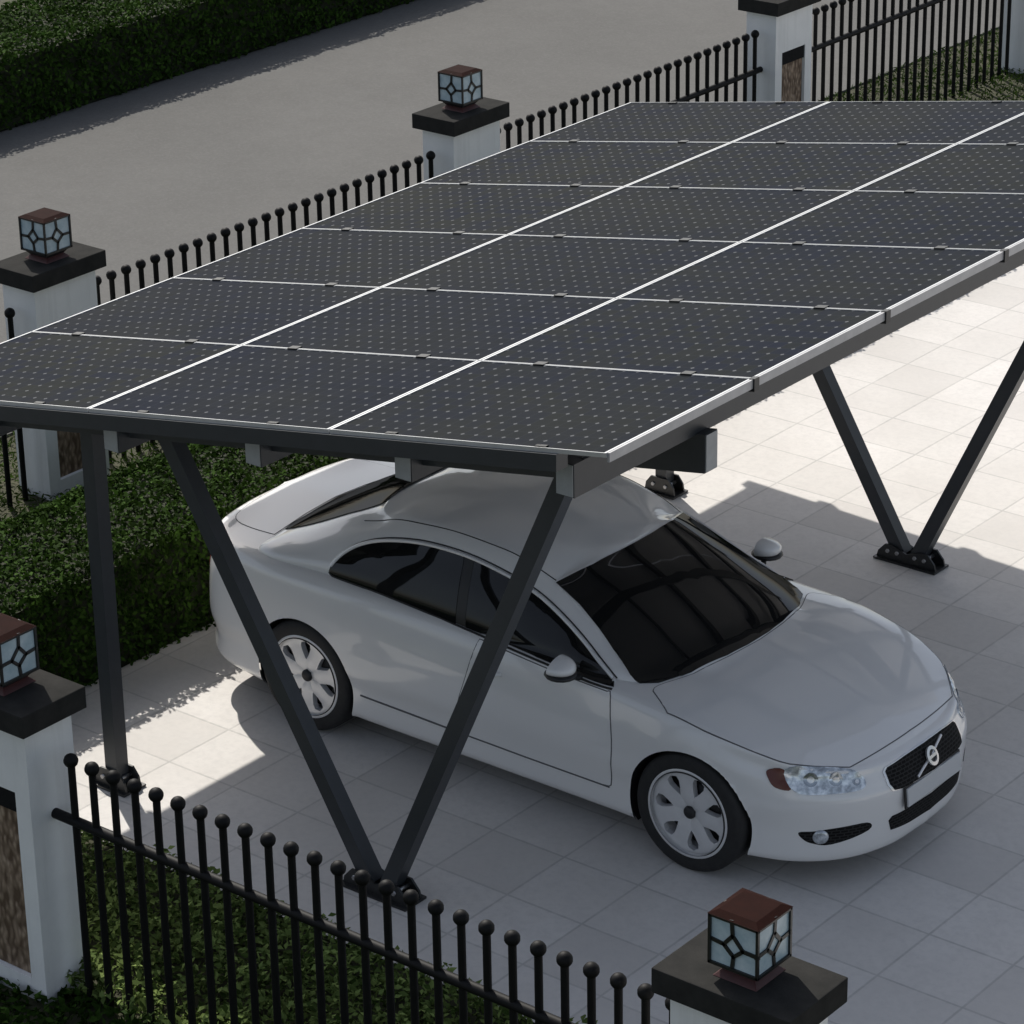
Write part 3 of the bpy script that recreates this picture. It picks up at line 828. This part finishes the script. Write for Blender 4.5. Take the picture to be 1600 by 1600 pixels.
# ------------------------------------------------------------------ car parts
def both(fn):
    for s in (1, -1): fn(s)

def mirror_poly(half):
    """near-half outline (y<=0, ending on y=0 at both ends) -> closed symmetric outline"""
    return half + [(x, -y, z) for x, y, z in half[::-1] if abs(y) > 1e-6]

ws_half = [(1.672, 0, 1.29), (1.668, -.13, 1.29), (1.64, -.36, 1.276), (1.560, -.572, 1.235), (1.73, -.592, 1.155), (1.89, -.632, 1.075), (2.04, -.678, .99), (2.155, -.722, .92), (2.222, -.728, .893), (2.300, -.670, .90), (2.386, -.50, .92), (2.444, -.26, .937), (2.462, -.10, .943), (2.464, 0, .943)]
ws = patch("windshield", mirror_poly(ws_half), (.35, 0, 1), M['glass'], car, .006, .03, .010)
rw_half = [(.285, 0, 1.35), (.283, -.24, 1.345), (.268, -.42, 1.31), (.10, -.475, 1.23), (-.15, -.520, 1.12), (-.36, -.545, 1.03), (-.435, -.525, 1.0), (-.478, -.40, .99), (-.492, -.22, .99), (-.497, 0, .99)]
patch("rear_window", mirror_poly(rw_half), (-.45, 0, 1), M['rear_glass'], car, .006, .03, .010)

top = [(.137, 1.020), (.188, 1.100), (.292, 1.180), (.452, 1.244), (.673, 1.291), (.89, 1.306), (1.09, 1.298), (1.306, 1.264), (1.468, 1.223), (1.586, 1.178), (1.711, 1.118), (1.824, 1.056), (1.94, .987), (2.037, .933), (2.098, .893)]
bot = [(2.122, .875), (1.990, .875), (1.655, .896), (1.443, .910), (1.25, .923), (1.053, .935), (.714, .957), (.453, .969), (.20, .970), (.150, .975), (.130, .990)]
tops = spl(top, 4, False); bots = spl(bot, 3, False)
def sub_poly(xa, xb):
    t = [p for p in tops if xa < p[0] < xb]; b = [p for p in bots if xa < p[0] < xb]
    def at(L, x):
        for p, q in zip(L, L[1:]):
            if min(p[0], q[0]) <= x <= max(p[0], q[0]): return p[1] + (q[1] - p[1]) * (x - p[0]) / (q[0] - p[0])
    out = []
    if xa > 0: out.append((xa, at(bots, xa))); out.append((xa - .05, at(tops, xa - .05)))
    out += t
    if xb < 2.1: out.append((xb - .05, at(tops, xb - .05))); out.append((xb, at(bots, xb)))
    return out + b
def P3(pl, y=-.8): return [(x, y, z) for x, z in pl]
def side_glass(s):
    patch("side_window", P3(sub_poly(-1, 1.055)), (0, -1, .25), M['glass'], car, .006, .025, .010, side=s)
    patch("side_window", P3(sub_poly(1.125, 3)), (0, -1, .25), M['glass'], car, .006, .025, .010, side=s)
    patch("pillar_trim", P3([(1.058, .936), (1.008, 1.306), (1.072, 1.302), (1.122, .931)]), (0, -1, .25), M['trim_black'], car, .005, .025, side=s)
    tl = [(x, -.8, z) for x, z in tops]
    surf_line("window_trim", tl, (0, -1, .25), .0105, M['window_bright'], car, s, .006, sub=2)
    surf_line("window_edge", [(x, y, z + .017) for x, y, z in tl], (0, -1, .25), .004, M['trim_black'], car, s, .001, sub=2)
    surf_line("window_seal", [(x, -.82, z - .004) for x, z in bots], (0, -1, .15), .007, M['trim_black'], car, s, .0, sub=2)
both(side_glass)
# roof seam
rs = [(.20, -.560, 1.243), (.448, -.576, 1.307), (.652, -.588, 1.337), (.884, -.586, 1.351), (1.132, -.582, 1.34), (1.285, -.572, 1.32), (1.40, -.571, 1.288), (1.55, -.562, 1.235)]
both(lambda s: surf_line("roof_gap", [(x, y, z) for (x, y, z) in spl(rs, 4, False)], (0, -.35, 1), .0035, M['trim_black'], car, s, -.0005, sub=1))

# doors
door = [(1.245, .913), (1.45, .897), (1.80, .873), (2.10, .862), (2.128, .845), (2.165, .62), (2.162, .46), (2.150, .345), (2.10, .332), (1.8, .330), (1.4, .332), (1.15, .334), (1.115, .36), (1.135, .52), (1.19, .70)]
def mk_door(s):
    d = patch("door", P3(spl(door, 3, True, (0, 3, 7, 11)), -.9), (0, -1, .05), M['paint'], car, .0025, .06, side=s, depth=.004)
    surf_line("door_gap", P3(spl(door, 3, True, (0, 3, 7, 11)), -.9), (0, -1, .05), .0042, M['seam'], d, s, -.001, closed=True, sub=2)
    h, hn = project(Vector((1.34, -.9 * s, .775)), Vector((0, -s, .05)).normalized())
    mb = MB().path([(h.x - .09, h.y, h.z), (h.x - .075, h.y - s * .028, h.z + .004), (h.x + .06, h.y - s * .030, h.z), (h.x + .085, h.y, h.z - .002)], .013, 8)
    mb.build("handle", M['paint'], d, fix=False)
both(mk_door)
# rocker crease
both(lambda s: surf_line("sill_moulding", [(.42, -.9, .345), (.75, -.9, .340), (1.10, -.9, .333), (1.6, -.9, .328), (2.14, -.9, .328)], (0, -1, 0), .0055, M['seam'], car, s, .001, sub=6))

hood_half = [(2.474, 0, .94), (2.454, -.25, .935), (2.398, -.50, .92), (2.312, -.69, .885), (2.318, -.745, .875), (2.478, -.845, .83), (2.714, -.840, .797), (2.916, -.810, .76), (3.072, -.760, .70), (3.150, -.722, .697), (3.245, -.635, .695), (3.362, -.494, .664), (3.392, -.30, .675), (3.408, -.12, .683), (3.410, 0, .684)]
def smooth_half(h, corners, n=4):
    p = spl([(x, y, z) for x, y, z in h], n, False, corners)
    return mirror_poly([tuple(float(c) for c in q) for q in p])
hood_poly = smooth_half(hood_half, (4, 5, 9, 11))
hd = patch("hood", hood_poly, (.2, 0, 1), M['paint'], car, .0025, .06, depth=.004)
surf_line("hood_gap", hood_poly, (.2, 0, 1), .0042, M['seam'], hd, 1, -.001, closed=True, sub=1)
tr_half = [(-.515, 0, .99), (-.509, -.25, .99), (-.492, -.42, .985), (-.475, -.575, .98), (-.66, -.575, .975), (-.80, -.545, .975), (-.855, -.42, .985), (-.885, -.2, .988), (-.893, 0, .988)]
trunk_poly = smooth_half(tr_half, (3,))
tk = patch("trunk_lid", trunk_poly, (-.15, 0, 1), M['paint'], car, .0025, .06, depth=.004)
surf_line("trunk_gap", trunk_poly, (-.15, 0, 1), .0038, M['seam'], tk, 1, -.001, closed=True, sub=1)

# front lamps, grille
hl = [(3.138, -.741, .693), (3.248, -.642, .695), (3.366, -.513, .666), (3.419, -.460, .622), (3.438, -.488, .565), (3.318, -.655, .567), (3.198, -.747, .586)]
am = [(3.058, -.784, .680), (3.132, -.745, .691), (3.184, -.753, .597), (3.118, -.790, .600), (3.078, -.797, .637)]
fg = [(3.222, -.732, .353), (3.286, -.686, .360), (3.368, -.613, .374), (3.464, -.473, .376), (3.465, -.461, .328), (3.348, -.624, .278), (3.276, -.690, .289), (3.237, -.719, .315)]
def lamps(s):
    n = (.62, -.62, .45)
    h = patch("headlight", spl(hl, 4), n, M['headlamp'], car, .006, .03, depth=.010, side=s)
    for c, r0 in (((3.245, -.672, .637), .038), ((3.335, -.580, .628), .036), ((3.408, -.500, .605), .022)):
        uu, vv, n3 = frame((n[0], n[1], n[2])); cc = Vector(c)
        circ = lambda rr: [tuple(cc + uu * rr * math.cos(t) + vv * rr * math.sin(t)) for t in np.linspace(0, 2 * math.pi, 20, endpoint=False)]
        patch("reflector", circ(r0), n, M['headlamp_bowl'], h, .0075, .03, depth=.003, side=s)
        patch("bulb", circ(r0 * .5), n, M['chrome'], h, .0115, .03, depth=.006, side=s)
    for c, r in ():
        c = Vector((c[0], c[1] * s, c[2])); nn = Vector((n[0], n[1] * s, n[2])).normalized()
        p, hn = project(c, nn)
        d = Vector((.9, -.2 * s, .25)).normalized()
        MB().ball((0, 0, 0), r, 16, 10, (.55, 1, .85)).build("reflector", M['chrome'], h, loc=p - nn * .018)
    patch("side_marker", spl(am, 4), (.4, -.85, .35), M['amber'], car, .005, .03, depth=.008, side=s)
    f = patch("fog_recess", spl(fg, 4), (.72, -.68, .1), M['grille'], car, .002, .03, side=s)
    p, hn = project(Vector((3.310, -.664 * s, .326)), Vector((.72, -.68 * s, .1)).normalized())
    m_ = MB().lathe_y([(.001, -.012), (.030, -.010), (.040, -.004), (.042, .004)], 20)
    fl = m_.build("fog_lamp", M['headlamp'], f, loc=p + hn * .004)
    fl.rotation_euler = Vector((hn.x, hn.y, hn.z)).to_track_quat('-Y', 'Z').to_euler()
    patch("tail_light", spl([(-.86, -.70, .87), (-.89, -.69, .72), (-.92, -.62, .68), (-.95, -.52, .72), (-.93, -.50, .86), (-.88, -.64, .89)], 4), (-.92, -.38, .1), M['red_lens'], car, .004, .03, side=s)
both(lamps)
gr_half = [(3.45, 0, .630), (3.45, -.18, .629), (3.45, -.315, .622), (3.46, -.335, .608), (3.51, -.338, .550), (3.52, -.322, .518), (3.53, -.28, .511), (3.535, -.15, .507), (3.535, 0, .505)]
gr = patch("grille", mirror_poly(gr_half), (1, 0, .25), M['grille'], car, .008, .018, .012)
gs = [(x - .002, y * 1.045, .566 + (z - .566) * 1.07) for x, y, z in gr_half]
patch("grille_surround", mirror_poly(gs), (1, 0, .25), M['chrome'], gr, .005, .018, depth=.008)
gn = Vector((1, 0, .25)).normalized()
surf_line("grille_bar", [(3.5, -.150, .512), (3.5, .150, .624)], gn, .0085, M['chrome'], gr, 1, .010, sub=10)
p, hn = project(Vector((3.5, 0, .568)), gn); p = p + hn * .006
em = MB().lathe_y([(.052, -.006), (.052, -.016), (.034, -.018), (.033, -.006)], 28, close=True)
em.lathe_y([(.001, -.007), (.034, -.007)], 28)
e = em.build("emblem", M['chrome'], gr, loc=p)
e.rotation_euler = hn.to_track_quat('-Y', 'Z').to_euler()
b = MB().lathe_y([(.001, -.0085), (.032, -.0085)], 28).build("emblem_disc", M['trim_black'], gr, loc=p); b.rotation_euler = e.rotation_euler
b = MB().box(-.034, .034, -.018, -.009, -.008, .008).build("emblem_band", M['chrome'], gr, loc=p); b.rotation_euler = e.rotation_euler
lw_half = [(3.53, 0, .372), (3.53, -.18, .370), (3.51, -.325, .366), (3.508, -.345, .345), (3.51, -.325, .285), (3.53, -.18, .275), (3.53, 0, .272)]
patch("lower_grille", mirror_poly(lw_half), (1, 0, 0), M['grille'], car, .004, .02)
pl = MB().box(-.008, .008, -.255, .255, -.050, .050).build("number_plate", M['plate'], car, loc=(3.562, 0, .452), bevel=.003)
pl.rotation_euler = (0, R(-6), 0)
pf = MB().box(-.006, .004, -.268, .268, -.060, .060).build("plate_frame", M['trim_black'], pl, bevel=.003); pf.location = (-.006, 0, 0)

# mirrors
def mk_mirror(s):
    c = Vector((1.845, -.945 * s, .968))
    vs = []; nu, nv = 22, 14
    mb = MB()
    def ell(cx, sx, sy, sz, a0, a1, flat):
        V = []; 
        for i in range(nv + 1):
            th = math.pi * i / nv - math.pi / 2
            for k in range(nu + 1):
                ph = a0 + (a1 - a0) * k / nu
                x = math.cos(th) * math.cos(ph); y = math.cos(th) * math.sin(ph); z = math.sin(th)
                yy = y; taper = 1 - .25 * (y * -s * 1.0 if True else 0)
                V.append((c.x + x * sx, c.y + yy * sy, c.z + z * sz * taper + .0))
        F = []
        for i in range(nv):
            for k in range(nu):
                a = i * (nu + 1) + k; F.append((a, a + 1, a + nu + 2, a + nu + 1))
        mb.add(V, F, True)
    ell(0, .112, .090, .052, -math.pi / 2, math.pi / 2, 0)
    V = [(c.x, c.y + .090 * math.cos(t), c.z + .052 * math.sin(t) * (1 - .25 * (math.cos(t) * -s))) for t in np.linspace(0, 2 * math.pi, 28, endpoint=False)]
    mb.add(V, [tuple(range(28))])
    m_ = mb.build("side_mirror", M['paint'], car)
    g = [(c.x - .003, c.y + (v[1] - c.y) * .88, c.z + (v[2] - c.z) * .88) for v in V]
    mesh_obj("mirror_glass", g, [tuple(range(28))], M['chrome'], m_)
    mb2 = MB(); mb2.ball((c.x + .03, c.y, c.z - .036), .1, 16, 8, (.92, .90, .26)); mb2.build("mirror_base", M['trim_black'], m_, fix=False)
    MB().path([(1.93, -.800 * s, .868), (1.91, -.85 * s, .885), (1.88, -.91 * s, .93)], .016, 8).build("mirror_arm", M['rubber'], m_, fix=False)
both(mk_mirror)

# wheels
def make_wheel():
    root = empty("wheel", (0, 0, 0))
    To = .334
    prof = [(.230, .0), (.240, .012), (.255, .004), (.300, .002), (.322, .010), (.332, .028), (To, .060), (To, .165), (.332, .197), (.322, .215), (.29, .225), (.230, .222)]
    tb = MB().lathe_y(prof, 64)
    tyre = tb.build("tyre", M['rubber'], root, fix=False)
    rim = MB().lathe_y([(.228, .006), (.240, .004), (.243, .010), (.238, .020), (.222, .022), (.212, .030), (.208, .10), (.205, .20)], 64)
    n = 7
    def spoke_pt(r, a, y): return (r * math.cos(a), y, r * math.sin(a))
    step = 2 * math.pi / n
    rows = [(.030, .5, .030), (.075, .5, .022), (.098, .5, .020), (.112, .41, .020), (.14, .32, .020), (.172, .275, .020), (.196, .32, .020), (.208, .5, .018), (.222, .5, .018)]
    for k in range(n):
        a0 = k * step + R(12); V = []; m = 7
        for r, hw, y in rows:
            for q in range(m):
                t = -1 + 2 * q / (m - 1)
                V.append(spoke_pt(r, a0 + t * hw * step, y + .004 * t * t))
        nr = len(rows)
        F = [(i * m + q, i * m + q + 1, (i + 1) * m + q + 1, (i + 1) * m + q) for i in range(nr - 1) for q in range(m - 1)]
        rim.add(V, F, True)
        # spoke flanks
        for q in (0, m - 1):
            W = []
            for i in range(nr): v = V[i * m + q]; W += [v, (v[0], v[1] + .035, v[2])]
            rim.add(W, [(2 * i, 2 * i + 1, 2 * i + 3, 2 * i + 2) for i in range(nr - 1)])
    ro = rim.build("rim", M['alloy'], root, fix=False); ro.scale = (1.035, 1, 1.035)
    MB().lathe_y([(.001, .010), (.026, .012), (.034, .020), (.036, .032)], 24).build("hub_cap", M['dark_metal'], root, fix=False)
    MB().lathe_y([(.001, .075), (.150, .075), (.155, .085)], 40).lathe_y([(.15, .11), (.215, .115)], 40).build("brake_disc", M['dark_metal'], root, fix=False)
    return root
w0 = make_wheel(); w0.parent = car
w0.location = (0, -.892, .334)
for x, s in ((2.64, 1), (0, -1), (2.64, -1)):
    wv = copy_tree(w0, car); wv.location = (x, -.892 * s, .334)
    if s < 0: wv.rotation_euler.z = math.pi
    wv.rotation_euler.y = R(17) * (x > 1)
# wheel housings and underside
def housing(x, s):
    mb = MB(); n = 40; V = []
    for k in range(n + 1):
        a = R(-24) + R(228) * k / n
        px, pz = x + RA * math.cos(a), WZ + RA * math.sin(a)
        px2, pz2 = x + (RA - .004) * math.cos(a), max(WZ + (RA - .004) * math.sin(a), .19)
        h = bvh.ray_cast(Vector((px2, -3 * s, pz2)), Vector((0, s, 0)))
        yo = abs(h[0].y) if h[0] else .86
        V += [(px2, -(yo - .006) * s, WZ + (RA - .004) * math.sin(a)), (px2, -.55 * s, WZ + (RA - .004) * math.sin(a))]
    mb.add(V, [(2 * i, 2 * i + 1, 2 * i + 3, 2 * i + 2) for i in range(n)], True)
    ins = [V[2 * i + 1] for i in range(n + 1)]
    mb.add(ins, [tuple(range(n + 1))])
    mb.build("wheel_arch", M['trim_black'], car, fix=False)
for x in (0, 2.64):
    for s in (1, -1): housing(x, s)
ub = MB(); ub.box(-.85, 3.40, -.54, .54, .195, .23); ub.box(.38, 2.26, -.84, .84, .194, .229)
ub.box(3.01, 3.25, -.62, .62, .1935, .228); ub.box(-.75, -.38, -.70, .70, .1935, .228)
ub.build("underbody", M['trim_black'], car)
